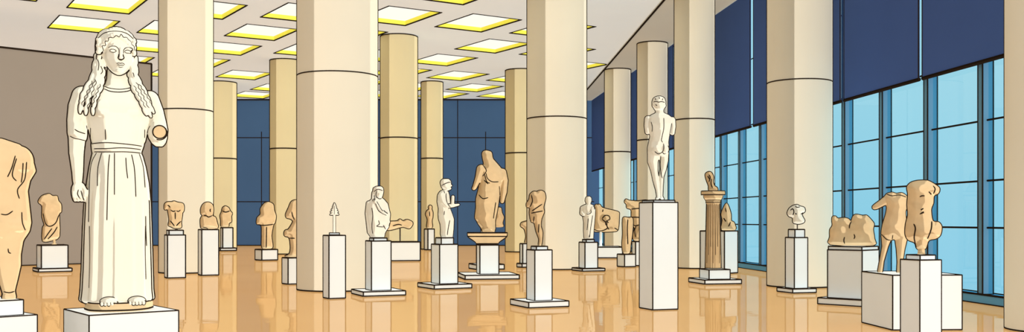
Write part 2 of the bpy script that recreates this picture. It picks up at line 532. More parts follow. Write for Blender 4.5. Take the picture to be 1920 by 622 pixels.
# ------------------------------------------------------------------ sculpting
class Form:
    """clay: pieces given in photo units (x, row, depth towards the viewer negative), fused into one skin"""
    def __init__(s, x0, y0, scale, kmap=None):
        s.kx, s.ky, s.k = kmap or (0, 0, 1)
        s.x0, s.y0, s.sc = x0, y0, scale
        s.bm = bmesh.new()
    def P(s, x, y, d=0.0):
        return Vector(((s.kx + s.k*x - s.x0) / s.sc, s.k*d / s.sc, (s.y0 - (s.ky + s.k*y)) / s.sc))
    def r(s, a): return s.k * a / s.sc
    def _add(s, vs, fs):
        v = [s.bm.verts.new(p) for p in vs]
        for f in fs:
            try: s.bm.faces.new([v[i] for i in f])
            except ValueError: pass
    def loft(s, rows, ratio=0.6, off=0, n=36, pleat=None):
        rows = sorted(rows, key=lambda q: q[0])
        rg = []
        # interpolate rows for roundness
        for i, q in enumerate(rows):
            rg.append(q)
        vs = []; fs = []
        for q in rg:
            y, a, b = q[:3]
            hw = (b - a) / 2; cx = (a + b) / 2
            hd = q[3] if len(q) > 3 and q[3] is not None else hw * ratio
            o = q[4] if len(q) > 4 else off
            for j in range(n):
                an = 2*math.pi*j/n
                m = 1.0
                if pleat: m = 1 + pleat[0] * pleat[2](y) * math.cos(pleat[1] * an)
                vs.append(s.P(cx + hw*m*math.cos(an), y, o + hd*m*math.sin(an)))
        k = len(rg)
        for i in range(k - 1):
            for j in range(n):
                j2 = (j+1) % n
                fs.append((i*n+j, i*n+j2, (i+1)*n+j2, (i+1)*n+j))
        fs.append(tuple(range(n))[::-1]); fs.append(tuple((k-1)*n+j for j in range(n)))
        s._add(vs, fs); return s
    def blob(s, x, y, d, rx, ry, rd, rot=0):
        ca, sa = math.cos(R(rot)), math.sin(R(rot))
        nu, nv = 20, 12
        vs = [s.P(x, y, d) + Vector((0, 0, 0))]
        vs = []
        for i in range(nv + 1):
            th = math.pi * i / nv
            for j in range(nu):
                an = 2*math.pi*j/nu
                px, pz, pd = rx*math.sin(th)*math.cos(an), ry*math.cos(th), rd*math.sin(th)*math.sin(an)
                qx = px*ca - pz*sa; qz = px*sa + pz*ca
                vs.append(s.P(x + qx, y - qz, d + pd))
        fs = [(i*nu+j, i*nu+(j+1) % nu, (i+1)*nu+(j+1) % nu, (i+1)*nu+j) for i in range(nv) for j in range(nu)]
        s._add(vs, fs); return s
    def limb(s, pts, flat=1.0):
        """pts: (x, row, depth, radius)"""
        for i in range(len(pts) - 1):
            a, b = pts[i], pts[i+1]
            pa, pb = s.P(*a[:3]), s.P(*b[:3])
            ra, rb = s.r(a[3]), s.r(b[3])
            t = pb - pa
            if t.length < 1e-6: continue
            t.normalize()
            u = t.orthogonal().normalized(); w = t.cross(u)
            n = 14; vs = []
            for p, rr in ((pa, ra), (pb, rb)):
                for j in range(n):
                    an = 2*math.pi*j/n
                    q = (u*math.cos(an) + w*math.sin(an)) * rr
                    q.y *= flat
                    vs.append(p + q)
            fs = [(j, (j+1) % n, n+(j+1) % n, n+j) for j in range(n)] + [tuple(range(n))[::-1], tuple(range(n, 2*n))]
            s._add(vs, fs)
        for a in pts: s.blob(a[0], a[1], a[2], a[3], a[3], a[3] * flat)
        return s
    def slab(s, outline, T, Rr=None, off=0, edge=0.12, grid=None, bumps=()):
        """rounded solid with the given outline: half thickness T in its middle, bumps raise the front"""
        pts = []
        n = len(outline)
        for i in range(n):                      # rounded resampling
            p0, p1, p2, p3 = outline[i-1], outline[i], outline[(i+1) % n], outline[(i+2) % n]
            L = math.hypot(p2[0]-p1[0], p2[1]-p1[1])
            m = 3
            for q in range(m):
                t = q / m
                f = lambda a, b, c, d_: 0.5*((2*b)+(-a+c)*t*0.8+(2*a-5*b+4*c-d_)*t*t*0.8+(-a+3*b-3*c+d_)*t*t*t*0.8) if False else b + (c-b)*t + 0.4*t*(1-t)*((c-a)*(1-t) - (d_-b)*t - (c-b)*(1-2*t))
                pts.append((f(p0[0], p1[0], p2[0], p3[0]), f(p0[1], p1[1], p2[1], p3[1])))
        P = np.array(pts)
        lo, hi = P.min(0), P.max(0)
        size = (hi - lo).max()
        Rr = Rr or T
        gsp = grid or size / 42
        A, B = P, np.roll(P, -1, 0)
        gx, gy = np.meshgrid(np.arange(lo[0], hi[0], gsp), np.arange(lo[1], hi[1], gsp))
        G = np.stack([gx.ravel(), gy.ravel()], 1)
        def dist(Q):
            d_ = np.full(len(Q), 1e9)
            for a, b in zip(A, B):
                ab = b - a
                t = np.clip(((Q - a) @ ab) / (ab @ ab + 1e-12), 0, 1)
                d_ = np.minimum(d_, np.hypot(*(Q - a - t[:, None]*ab).T))
            return d_
        def inside(Q):
            c_ = np.zeros(len(Q), bool)
            for a, b in zip(A, B):
                cond = (a[1] > Q[:, 1]) != (b[1] > Q[:, 1])
                xx = a[0] + (Q[:, 1]-a[1]) * (b[0]-a[0]) / (b[1]-a[1] + 1e-12)
                c_ ^= cond & (Q[:, 0] < xx)
            return c_
        G = G[inside(G)]
        dd = dist(G)
        G = G[dd > gsp*0.45]; dd = dd[dd > gsp*0.45]
        V = [Vector(p) for p in P] + [Vector(p) for p in G]
        nb = len(P)
        out = delaunay_2d_cdt(V, [], [list(range(nb))], 1, 1e-6)
        ov, ofc, src = out[0], out[2], out[3]
        Q = np.array([(p.x, p.y) for p in ov])
        D = dist(Q)
        q = np.clip(D / Rr, 0, 1)
        hgt = T * (edge + (1 - edge) * np.sqrt(np.clip(1 - (1 - q)**2, 0, 1)))
        fr = -hgt.copy()
        for (bx, by, br, bh) in bumps:
            e = np.exp(-(((Q[:, 0]-bx)**2 + (Q[:, 1]-by)**2) / (br*br)))
            fr -= bh * e * np.clip(D / (Rr * 0.5), 0, 1)
        N = len(Q)
        vs = [s.P(Q[i, 0], Q[i, 1], off + fr[i]) for i in range(N)] + [s.P(Q[i, 0], Q[i, 1], off + hgt[i]) for i in range(N)]
        fs = []
        cnt = {}
        for f in ofc:
            fs.append(tuple(f)); fs.append(tuple(i + N for i in f)[::-1])
            for i in range(len(f)):
                a, b = f[i], f[(i+1) % len(f)]
                cnt[(a, b)] = cnt.get((a, b), 0) + 1
        for (a, b) in cnt:
            if (b, a) not in cnt: fs.append((b, a, a + N, b + N))
        s._add(vs, fs); return s
    def fuse(s, voxel, smooth=3):
        """one continuous skin"""
        bmesh.ops.recalc_face_normals(s.bm, faces=s.bm.faces)
        me = bpy.data.meshes.new('tmp'); s.bm.to_mesh(me); s.bm.free()
        o = bpy.data.objects.new('tmp', me); COL.objects.link(o)
        m = o.modifiers.new('r', 'REMESH'); m.mode = 'VOXEL'; m.voxel_size = s.r(voxel)
        if smooth:
            m2 = o.modifiers.new('s', 'SMOOTH'); m2.factor = 0.5; m2.iterations = smooth
        dg = bpy.context.evaluated_depsgraph_get(); dg.update()
        out = bpy.data.meshes.new_from_object(o.evaluated_get(dg))
        bpy.data.objects.remove(o); bpy.data.meshes.remove(me)
        s.mesh = out
        nv = len(out.vertices)
        co = np.empty(nv*3); out.vertices.foreach_get('co', co); s.co = co.reshape(-1, 3); s.co[:, 2] = np.maximum(s.co[:, 2], 0.0)
        no = np.empty(nv*3); out.vertex_normals.foreach_get('vector', no); s.no = no.reshape(-1, 3)
        out.calc_loop_triangles()
        tr = np.empty(len(out.loop_triangles)*3, np.int32); out.loop_triangles.foreach_get('vertices', tr); s.tr = tr.reshape(-1, 3)
        s.bvh = BVHTree.FromPolygons([tuple(p) for p in s.co], [tuple(int(i) for i in t) for t in s.tr])
        s.g = Geo()
        s.g.add([tuple(p) for p in s.co], [tuple(p.vertices) for p in out.polygons], 0, True)
        bpy.data.meshes.remove(out)
        return s
    def contour(s, r, minlen=8, mi=1, axis=(0, -1, 0)):
        """ink line where the body turns away, drawn on the stone itself"""
        v = Vector(axis); d = s.no @ np.array(axis)
        T = s.tr; dt = d[T]
        mix = (dt.max(1) > 0) & (dt.min(1) <= 0)
        adj = {}; pos = {}
        for t in T[mix]:
            e = []
            for a, b in ((t[0], t[1]), (t[1], t[2]), (t[2], t[0])):
                if (d[a] > 0) != (d[b] > 0):
                    k = (min(a, b), max(a, b))
                    if k not in pos:
                        w = d[k[0]] / (d[k[0]] - d[k[1]])
                        pos[k] = (s.co[k[0]]*(1-w) + s.co[k[1]]*w, s.no[k[0]]*(1-w) + s.no[k[1]]*w)
                    e.append(k)
            if len(e) == 2:
                adj.setdefault(e[0], []).append(e[1]); adj.setdefault(e[1], []).append(e[0])
        seen = set(); lines = []
        for st in sorted(adj, key=lambda k: len(adj[k])):
            if st in seen: continue
            line = [st]; seen.add(st); cur = st
            while True:
                nx = [q for q in adj[cur] if q not in seen]
                if not nx: break
                cur = nx[0]; seen.add(cur); line.append(cur)
            cl = line[0] in adj[line[-1]] and len(line) > 5
            lines.append((line, cl))
        R_ = s.r(r)
        for line, cl in lines:
            vis = []
            for k in line:
                p, nn = pos[k]
                p = Vector(p); nn = Vector(nn)
                h = s.bvh.ray_cast(p + nn * R_ * 0.8 + v * R_ * 0.8, v)
                vis.append(h[0] is None)
            if cl and not all(vis) and any(vis):
                i0 = vis.index(False)
                line = line[i0:] + line[:i0]; vis = vis[i0:] + vis[:i0]; cl = False
            runs = []; cur = []
            for k, ok in zip(line, vis):
                if ok: cur.append(k)
                else:
                    if cur: runs.append(cur)
                    cur = []
            if cur: runs.append(cur)
            for rn in runs:
                closed = cl and len(rn) == len(line)
                p = np.array([pos[k][0] + pos[k][1] * R_ * 0.35 for k in rn]); p[:, 2] = np.maximum(p[:, 2], R_)
                if len(p) < 4: continue
                L = np.linalg.norm(np.diff(p, axis=0), axis=1).sum()
                if L < s.r(minlen): continue
                for _ in range(4):
                    if closed: p = 0.5*p + 0.25*(np.roll(p, 1, 0) + np.roll(p, -1, 0))
                    else: p[1:-1] = 0.5*p[1:-1] + 0.25*(p[:-2] + p[2:])
                step = max(1, int(round(R_ * 1.3 / max(L / len(p), 1e-9))))
                q = p[::step]
                if not closed and (len(p)-1) % step: q = np.vstack([q, p[-1]])
                s.g.tube([tuple(a) for a in q], R_, mi, 5, closed)
        return s
    def ink(s, pts, r, mi=1, curve=True, closed=False):
        """a drawn line laid on the front of the stone"""
        q = []
        n = len(pts)
        if closed: pts = pts + [pts[0]]; n += 1
        for i in range(n - 1):
            p1, p2 = pts[i], pts[i+1]
            p0 = pts[i-1] if i else (pts[-2] if closed else p1)
            p3 = pts[i+2] if i+2 < n else (pts[1] if closed else p2)
            m = max(3, int(math.hypot(p2[0]-p1[0], p2[1]-p1[1]) / (1.6 * r)))
            for j in range(m):
                t = j / m
                cc = [0.5*((2*p1[c]) + (-p0[c]+p2[c])*t + (2*p0[c]-5*p1[c]+4*p2[c]-p3[c])*t*t + (-p0[c]+3*p1[c]-3*p2[c]+p3[c])*t**3) for c in (0, 1)]
                q.append(cc)
        q.append(list(pts[-1]))
        run = []
        for x, y in q:
            o = s.P(x, y, 0); o.y = -20
            h = s.bvh.ray_cast(o, Vector((0, 1, 0)))
            if h[0] is None or (run and abs(h[0].y - run[-1].y) > s.r(r * 9)):
                if len(run) > 1: s.g.tube(run, s.r(r), mi, 5)
                run = []
            if h[0] is not None: run.append(h[0] + Vector((0, -s.r(r) * 0.15, 0)))
        if len(run) > 1: s.g.tube(run, s.r(r), mi, 5)
        return s
    def out(s, name, mat, parent, inkm=None):
        return s.g.obj(name, [mat, inkm or M['ink']], parent)

def statue_root(name, label, cat, ped, xc, turn=0, group=None, lift=0.0):
    """Empty standing on the pedestal, facing the visitor; xc = photo x the statue stands at"""
    off = (xc - (960 + F * math.tan(ped['phi']))) / ped['s']
    X = ped['c'].x + off; Y = ped['c'].y
    t = thing(name, label, cat, (X, Y, ped['z'] + lift), -math.atan2(X, Y) + turn, group)
    return t
def frag(name, label, cat, ped, kmap, outline, T, mat, base, inks=(), bumps=(), Rr=None, rod=None, partname='stone', r=1.3, voxel=1.0, smooth=3, extra=None, base_x=None, group=None):
    """simple sculpture from one carved mass; base = photo row of its foot"""
    k = kmap[2]
    xs = [p[0] for p in outline]
    xc = kmap[0] + k * (base_x if base_x is not None else (min(xs) + max(xs)) / 2)
    t = statue_root(name, label, cat, ped, xc, group=group)
    f = Form(xc, kmap[1] + k * base, ped['s'], kmap)
    f.slab(outline, T, Rr, bumps=bumps)
    if extra: extra(f)
    f.fuse(voxel / k, smooth)
    f.contour(r / k, 7 / k)
    for L_ in inks: f.ink(L_, 0.85 * r / k)
    f.out(partname, mat, t)
    if rod:
        g = Geo()
        a, b = f.P(rod[0], rod[1]), f.P(rod[0], base)
        g.tube([a, (a.x, 0, 0.0)], f.r(rod[2]), 0, 10)
        if len(rod) > 3: g.box((a.x - f.r(rod[3]), -f.r(rod[3]), 0), (a.x + f.r(rod[3]), f.r(rod[3]), f.r(rod[3] * 0.35)), 0)
        g.obj('support_rod', [M['metal'] if len(rod) < 5 else M[rod[4]]], t)
    return t

# ------------------------------------------------------------------ left foreground: headless draped figure cut by the frame
P = pedestal('white pedestal cut off by the left edge, under the large tan headless figure', [(-138, -90, 70, 842, 600), (-112, -74, 44, None, 568)])
t = statue_root('headless_statue', 'large tan headless figure with drapery lines, cut off by the left edge of view', 'statue', P, -12)
f = Form(-12, 563, P['s'])
f.loft([(262, -38, 2, 12), (272, -62, 32, 22), (285, -74, 46, 28), (305, -80, 56, 32), (322, -80, 60, 32), (340, -74, 50, 31), (360, -70, 46, 31), (390, -70, 49, 34), (420, -72, 52, 36), (436, -68, 49, 34), (448, -62, 42, 30)], n=48)
f.loft([(430, -20, 50, 28), (455, -18, 38, 24), (480, -14, 34, 20), (500, -10, 34, 18), (520, -6, 30, 15), (552, 3, 23, 11)], off=-4)
f.loft([(430, -68, -14, 28), (470, -60, -16, 22), (500, -52, -14, 19), (552, -44, -22, 12)], off=2)
f.blob(30, 305, -8, 26, 30, 24).blob(-40, 300, -8, 34, 30, 24).blob(20, 425, -12, 26, 22, 22)
f.limb([(14, 548, -2, 10), (14, 560, -3, 12)]).limb([(-33, 548, 0, 10), (-33, 560, 0, 12)])
f.fuse(1.6, 4).contour(1.7, 14)
for L_ in ([(24, 295), (18, 318), (11, 335)], [(26, 300), (19, 330), (26, 342)], [(37, 308), (36, 330), (34, 345)], [(43, 306), (40, 338), (28, 358), (31, 375)],
           [(0, 404), (10, 405), (20, 398)], [(35, 400), (36, 420), (41, 434)], [(12, 468), (13, 475), (17, 477)], [(5, 549), (14, 551), (23, 549)]):
    f.ink(L_, 1.1)
f.out('body', M['tan'], t)

# ------------------------------------------------------------------ large standing woman
P = pedestal('large white pedestal under the big standing woman statue', [(120, 167, 335, 825, 591)])
KZ = 576.0
t = statue_root('standing_woman_statue', 'large cream marble woman in long pleated dress, left forearm missing, long wavy hair', 'statue', P, 222)
k3 = 0.3215
f = Form(222, KZ, P['s'])
# dress and torso
f.loft([(158, 196, 250, 14, 3), (163, 182, 263, 20, 3), (169, 168, 273, 27, 2), (180, 162, 280, 32, 0), (195, 161, 282, 36, -2), (212, 164, 279, 37, -3), (230, 168, 276, 35, -2), (248, 172, 272, 33, -1), (262, 175, 269, 31, 0), (270, 177, 264, 30, 0), (284, 177, 262, 30, 0)], n=48)
f.loft([(264, 176, 266, 32), (268, 175, 267, 33), (280, 176, 263, 33), (284, 177, 262, 31)], n=48)
pl = (0.035, 16, lambda y: min(1, max(0, (y - 290) / 120)))
f.loft([(283, 178, 262, 30), (290, 176, 265, 33), (310, 172, 270, 37), (340, 168, 275, 41), (380, 164, 278, 43), (430, 162, 279, 45), (500, 160, 281, 47), (540, 158, 282, 49), (557, 156, 284, 50), (562, 162, 278, 46)], n=96, pleat=pl)
f.blob(198, 205, -26, 20, 20, 14).blob(245, 205, -26, 20, 20, 14)
# neck
f.loft([(125, 203, 238, 11, 9), (145, 202, 239, 12, 8), (160, 198, 244, 18, 4), (168, 190, 255, 22, 2)])
# right upper arm in its sleeve, forearm and hand
f.limb([(160, 180, 0, 18), (154, 200, 0, 18), (151, 225, -1, 17), (151, 246, -2, 16.5)])
f.loft([(225, 138, 166, 17, -1), (240, 136, 168, 19, -1), (252, 135, 168, 19, -2), (259, 140, 167, 17, -2), (262, 150, 166, 12, -2)])
f.limb([(151, 250, -2, 15), (150, 285, -6, 12.5), (152, 320, -10, 9.5), (152, 338, -12, 8)], 0.85)
f.blob(153, 352, -13, 11, 13, 7, -8)
for fx, (a, b, c) in zip((145, 150.5, 156, 161), (((0, 360), (1, 368), (4, 372)),) * 4):
    f.limb([(fx, 356, -14, 3.4), (fx + 1.0, 366, -16, 3.2), (fx + 3, 373, -12, 3.0)])
f.limb([(160, 345, -16, 3.6), (166, 356, -19, 3.3), (165, 364, -19, 3.0)])
# left arm stump reaching forward
f.limb([(277, 182, 0, 17), (285, 205, -2, 17), (291, 228, -5, 16), (292, 240, -10, 17)])
f.loft([(225, 276, 305, 18, -6), (240, 273, 308, 20, -8), (254, 275, 308, 19, -8), (264, 281, 305, 14, -8), (270, 288, 300, 8, -8)])
f.limb([(293, 245, -10, 13.5), (293.5, 245.5, -30, 13)])
f.fuse(1.5, 3).contour(1.6, 12)
Kf = lambda pts, oy=40: [(120 + k3*x, oy + k3*y) for x, y in pts]
for L_ in ([(240, 375), (270, 390), (320, 395), (360, 388), (385, 378)], [(240, 395), (275, 410), (320, 413), (365, 405), (390, 392)]):
    f.ink(Kf(L_), 1.0)
for L_ in ([(60, 110), (85, 122), (150, 135)], [(85, 72), (105, 85), (140, 95)], [(145, 45), (155, 90), (175, 145)], [(168, 60), (168, 120)], [(247, 70), (249, 130)], [(460, 60), (460, 110)], [(490, 38), (478, 65), (470, 105)],
           [(172, 150), (250, 146), (330, 150), (445, 158)], [(186, 180), (260, 180), (340, 174), (440, 178)], [(188, 197), (260, 199), (350, 196), (440, 198)],
           [(200, 203), (172, 270), (162, 400), (158, 600)], [(228, 203), (208, 290), (206, 395)], [(270, 213), (262, 320), (256, 590)], [(296, 203), (296, 320), (296, 445)], [(357, 230), (360, 290), (367, 350)],
           [(388, 210), (404, 300), (411, 455)], [(430, 203), (452, 280), (462, 400)], [(465, 565), (466, 640), (470, 740)], [(105, 415), (100, 440), (112, 465)], [(118, 420), (125, 450), (135, 478)]):
    f.ink(Kf(L_, 220), 0.95)
K3 = lambda pts: [(110 + .3249*x, 420 + .3249*y) for x, y in pts]
for L_ in ([(192, 0), (194, 180), (190, 350)], [(490, 0), (488, 150), (492, 308)]): f.ink(K3(L_), 0.9)
f.out('dressed_body', M['woman_marble'], t)
# broken end of the stump
g = Geo(); c0 = f.P(293.5, 245.5, -43.2)
ringp = [(c0.x + f.r(12)*math.cos(a*math.pi/16), c0.y, c0.z + f.r(12)*math.sin(a*math.pi/16)) for a in range(32)]
g.add(ringp + [(x, y + f.r(6), z) for x, y, z in ringp], [tuple(range(32))[::-1]] + [(j, (j+1) % 32, 32+(j+1) % 32, 32+j) for j in range(32)], 0)
g.tube(ringp, f.r(1.3), 1, 5, True)
o = g.obj('broken_arm_end', [M['tan'], M['ink']], t); o['label'] = 'tan broken end of the missing forearm'
# head
f = Form(222, KZ, P['s'], (120, 40, k3))
f.loft([(95, 265, 378, 60), (115, 250, 392, 78), (150, 242, 402, 86), (190, 240, 403, 86), (225, 243, 399, 82), (250, 253, 388, 76), (272, 268, 372, 68), (292, 286, 354, 58, -12), (303, 302, 338, 40, -26), (308, 312, 328, 24, -32)], n=48)
f.limb([(332, 160, -84, 9), (331, 195, -94, 10), (331, 215, -100, 11)]).blob(331, 216, -94, 15, 8, 14)   # nose
f.blob(328, 247, -80, 22, 6, 9).blob(328, 259, -78, 17, 6, 9)                                           # lips
f.blob(322, 290, -66, 22, 14, 18)                                                                      # chin
f.blob(288, 176, -72, 20, 10, 11).blob(368, 176, -70, 18, 10, 11)                                       # eyes
f.blob(286, 156, -72, 28, 6, 12, 10).blob(372, 158, -70, 24, 6, 12, -10)                                # brows
f.blob(213, 205, -5, 13, 32, 12, -8)                                                                   # ear
f.fuse(4.0, 3).contour(4.6, 50)
for L_ in ([(262, 160), (285, 150), (305, 152), (320, 170), (322, 200), (320, 218)], [(345, 190), (346, 168), (362, 153), (390, 152), (398, 158)],
           [(316, 221), (324, 227), (333, 228), (342, 222)], [(308, 250), (318, 245), (328, 248), (338, 245), (352, 250)], [(312, 256), (328, 258), (348, 255)], [(316, 264), (328, 268), (342, 264)]):
    f.ink(L_, 2.3)
f.ink([(270, 176), (280, 168), (295, 168), (306, 178), (295, 185), (280, 184)], 2.2, closed=True)
f.ink([(350, 178), (360, 169), (375, 169), (386, 178), (375, 184), (360, 184)], 2.2, closed=True)
f.out('head', M['woman_marble'], t)
# hair
f = Form(222, KZ, P['s'], (120, 40, k3))
f.loft([(36, 270, 340, 30, 10), (45, 235, 372, 62, 8), (65, 212, 394, 85, 6), (100, 196, 410, 96, 10), (140, 192, 414, 92, 22), (180, 194, 410, 80, 36), (215, 205, 408, 66, 42), (260, 205, 405, 55, 44)], n=48)
for i in range(15):                                                  # wavy front roll below the fillet
    a = i / 14
    x = 218 + 182*a; y = 178 - 88*math.sin(math.pi*a)**0.75 - 4
    f.blob(x, y, -38 - 52*math.sin(math.pi*a), 15, 17, 18)
for i in range(5):
    f.blob(212 + 4*(i % 2), 110 + 18*i, -40, 17, 13, 16); f.blob(402 - 4*(i % 2), 110 + 18*i, -38, 13, 13, 16)
for i in range(13):
    a = i / 12
    f.blob(216 + 184*a, 98 - 52*math.sin(math.pi*a), -20 - 40*math.sin(math.pi*a), 14, 12, 16)
def lock(pts, r0, r1):
    n = 16; L_ = []
    for i in range(n + 1):
        a = i / n * (len(pts) - 1); j = min(int(a), len(pts) - 2); q = a - j
        x = pts[j][0]*(1-q) + pts[j+1][0]*q; y = pts[j][1]*(1-q) + pts[j+1][1]*q; d_ = pts[j][2]*(1-q) + pts[j+1][2]*q
        L_.append((x + 3.5*math.sin(i*2.1), y, d_, r0 + (r1 - r0)*i/n + 1.8*math.cos(i*2.1)))
    f.limb(L_)
lock([(210, 200, 20), (188, 320, -20), (132, 430, -85), (112, 540, -98)], 24, 9)
lock([(216, 240, 0), (205, 350, -50), (160, 450, -100), (142, 548, -112)], 24, 9)
lock([(226, 290, -10), (222, 380, -70), (192, 460, -112), (180, 548, -122)], 20, 9)
lock([(206, 260, 20), (170, 380, -50), (122, 470, -92), (124, 520, -100)], 16, 8)
lock([(400, 200, 20), (408, 310, -25), (465, 420, -90), (505, 525, -98)], 22, 9)
lock([(392, 250, 0), (412, 360, -50), (455, 450, -100), (490, 550, -110)], 22, 9)
lock([(384, 300, -10), (402, 390, -70), (442, 470, -112), (466, 540, -120)], 18, 9)
f.fuse(4.2, 2).contour(4.3, 30)
for L_ in ([(208, 105), (240, 75), (300, 62), (360, 68), (400, 95)],
           [(205, 220), (212, 250), (208, 290)], [(222, 260), (232, 290), (222, 310)], [(395, 290), (400, 300), (402, 318)]):
    f.ink(L_, 2.6)
def wav(a, b, n=9, amp=3.5):
    return [(a[0] + (b[0]-a[0])*i/n + amp*(1 if i % 2 else -1), a[1] + (b[1]-a[1])*i/n) for i in range(n + 1)]
for a, b in (((178, 350), (122, 500)), ((200, 350), (152, 520)), ((222, 370), (176, 510)), ((415, 350), (480, 500)), ((402, 370), (462, 500)), ((195, 340), (140, 480)), ((430, 360), (500, 480))):
    f.ink(wav(a, b), 2.2)
f.ink([(222, 190), (236, 170), (230, 150), (248, 145), (246, 125), (262, 122), (268, 104), (290, 104), (305, 92), (322, 98), (332, 82), (345, 98), (362, 96), (372, 108), (384, 112), (390, 132), (402, 140), (404, 165)], 2.4)
f.out('hair', M['woman_marble'], t)
# feet and rough base
f = Form(222, KZ, P['s'], (110, 420, .3249))
for fx, sgn in ((295, 1), (442, -1)):
    f.blob(fx, 424, -152, 47, 25, 54)
    for i in range(5):
        x_ = fx - 36 + 18*i
        f.limb([(x_, 430, -182, 9), (x_, 437, -198 + 4*abs(i - 2), 8)])
f.fuse(2.4, 1).contour(3.6, 26)
for fx in (295, 442):
    for i in range(4): f.ink([(fx - 27 + 18*i, 424), (fx - 27 + 18*i, 441)], 1.8)
f.out('feet', M['woman_marble'], t)
g = Geo()
rg = []
for z, q in ((0.0, 0.96), (0.01, 1.0), (0.045, 1.0), (0.06, 0.965)):
    rg.append([(0.228*q*(1 + 0.03*math.sin(3*a*math.pi/32 + 1) + 0.02*math.sin(7*a*math.pi/32))*math.cos(a*math.pi/32), -0.02 + 0.24*q*(1 + 0.03*math.sin(5*a*math.pi/32))*math.sin(a*math.pi/32), z) for a in range(64)])
g.rings(rg)
g.tube(rg[3], 0.005, 1, 5, True); g.tube(rg[1], 0.006, 1, 5, True)
o = g.obj('rough_base', [M['tan'], M['ink']], t); o['label'] = 'irregular tan stone base under the feet'

# ------------------------------------------------------------------ left back
P = pedestal('low white pedestal with a base slab in front of the grey wall', [(62, 72, 135, 511, 504), (69, 76, 127, None, 460)])
frag('torso_fragment', 'tan headless draped torso standing in front of the grey wall', 'sculpture', P, (0, 0, 1),
     [(73.5,377),(80,367),(92,363),(98,367),(106,367),(108,376),(113,383),(113,398),(109.5,401),(110,443),(97,451),(81,452),(81,427),(84,421),(80,406),(80,386),(75,381)],
     11, M['tan'], 458, inks=[[(82,400),(86,418),(93,424),(103,418),(109,402)], [(84,448),(92,435),(97,428)], [(90,448),(100,436),(106,425)]], bumps=[(93,380,9,3),(93,412,10,3)], rod=(101, 449, 2.2, 4, 'tan'))
Z6 = (290, 350, .2894)
P = pedestal('white pedestal with a cap block, left of three before the left column', [(65, 83, 200, 595, 313), (75, 95, 182, None, 282)], Z6)
frag('male_torso', 'small tan nude male torso without head, arms or legs, at left column', 'sculpture', P, Z6,
     [(65,145),(68,115),(85,103),(110,103),(125,97),(145,105),(180,112),(188,135),(185,165),(178,170),(175,200),(170,235),(172,262),(165,272),(130,275),(105,262),(90,255),(95,225),(92,190),(88,165),(85,150),(70,155)],
     30, M['tan'], 282, inks=[[(105,155),(120,165),(135,160)], [(140,160),(152,165),(165,155)], [(103,225),(118,245),(128,258)], [(168,228),(150,245),(140,258)], [(132,170),(133,215)], [(85,125),(95,130),(102,140)]],
     bumps=[(112,145,18,8),(155,145,18,8),(133,200,22,5)], rod=(140, 268, 8))
P = pedestal('white pedestal standing at the right side of the left column', [(283, 305, 415, 578, 278)], Z6)
frag('bust', 'small tan weathered bust with large oval head, at left column', 'sculpture', P, Z6,
     [(310,272),(300,255),(298,215),(308,192),(318,188),(303,180),(300,150),(310,120),(330,104),(355,103),(375,120),(380,150),(376,182),(372,190),(392,198),(400,225),(405,272)],
     32, M['tan'], 275, inks=[[(318,185),(335,190),(350,198),(372,188)], [(362,145),(358,155),(362,165)], [(312,262),(335,268),(345,274)]], bumps=[(340,145,30,12),(352,232,36,8)])
P = pedestal('small far white pedestal on a slab, behind the bust', [(405, 425, 530, 418, 398), (417, 434, 496, None, 265)], Z6)
frag('small_figure', 'small far tan rough figure on slabbed pedestal right of the bust', 'sculpture', P, Z6,
     [(432,262),(430,225),(425,190),(435,165),(440,140),(458,128),(480,140),(488,160),(502,175),(495,195),(497,230),(480,240),(478,262)],
     24, M['tan'], 264, inks=[[(440,160),(460,168),(485,160)]], bumps=[(460,150,16,6)])
Z7 = (470, 360, .3375)
P = pedestal('low white block pedestal under the mushroom-shaped tan sculpture', [(25, 62, 150, 382, 320)], Z7)
frag('herm_sculpture', 'tan pillar sculpture with a broad rounded head on a low block', 'sculpture', P, Z7,
     [(65,320),(62,250),(60,192),(35,185),(37,150),(55,130),(55,100),(75,70),(100,62),(125,75),(130,110),(140,140),(135,175),(125,190),(115,250),(120,290),(118,320)],
     26, M['tan'], 322, inks=[[(45,186),(75,192),(125,186)], [(88,200),(86,315)]], bumps=[(95,130,30,8)])
P = pedestal('white pedestal partly hidden behind the left side of the broadest column', [(175, 208, 290, 515, 366)], Z7)
frag('sphinx_sculpture', 'tan lumpy seated sculpture half hidden by the broadest column', 'sculpture', P, Z7,
     [(190,360),(215,345),(222,310),(215,255),(190,245),(187,225),(195,212),(210,208),(235,165),(220,150),(200,145),(195,125),(210,90),(225,55),(250,45),(270,60),(285,110),(280,160),(290,210),(285,260),(280,310),(285,350),(275,362)],
     28, M['tan'], 362, inks=[[(228,110),(232,130),(242,155)], [(190,248),(215,256),(245,258)]], bumps=[(245,100,26,8),(245,220,30,8)])
# tree-like finial
P = pedestal('tall narrow white pedestal in front of the broadest column', [(403, 435, 527, 595, 241)], Z7)
t = statue_root('tree_finial', 'tiny white pine-tree-shaped finial on a thin twin pole', 'sculpture', P, 470 + .3375*465)
f = Form(470 + .3375*465, 360 + .3375*240, P['s'], Z7)
right = [(465,62),(471,75),(476,88),(474,92),(483,101),(478,104),(488,115),(480,118),(491,130),(470,131)]
f.slab(right + [(930 - x, y) for x, y in right[::-1][:-1]], 9, 12)
f.fuse(0.8, 0).contour(1.0/.3375, 20)
f.ink([(465, 80), (465, 128)], 1.6); f.out('tree_crown', M['marble'], t)
g = Geo()
for sx_ in (-1, 1): g.tube([(f.r(7)*sx_, 0, 0), (f.r(7)*sx_, 0, f.P(0, 128).z)], f.r(1.7), 1, 8)
g.box((-f.r(6), -f.r(3), 0), (f.r(6), f.r(3), f.P(0, 130).z), 0)
g.obj('pole', [M['marble'], M['ink']], t)
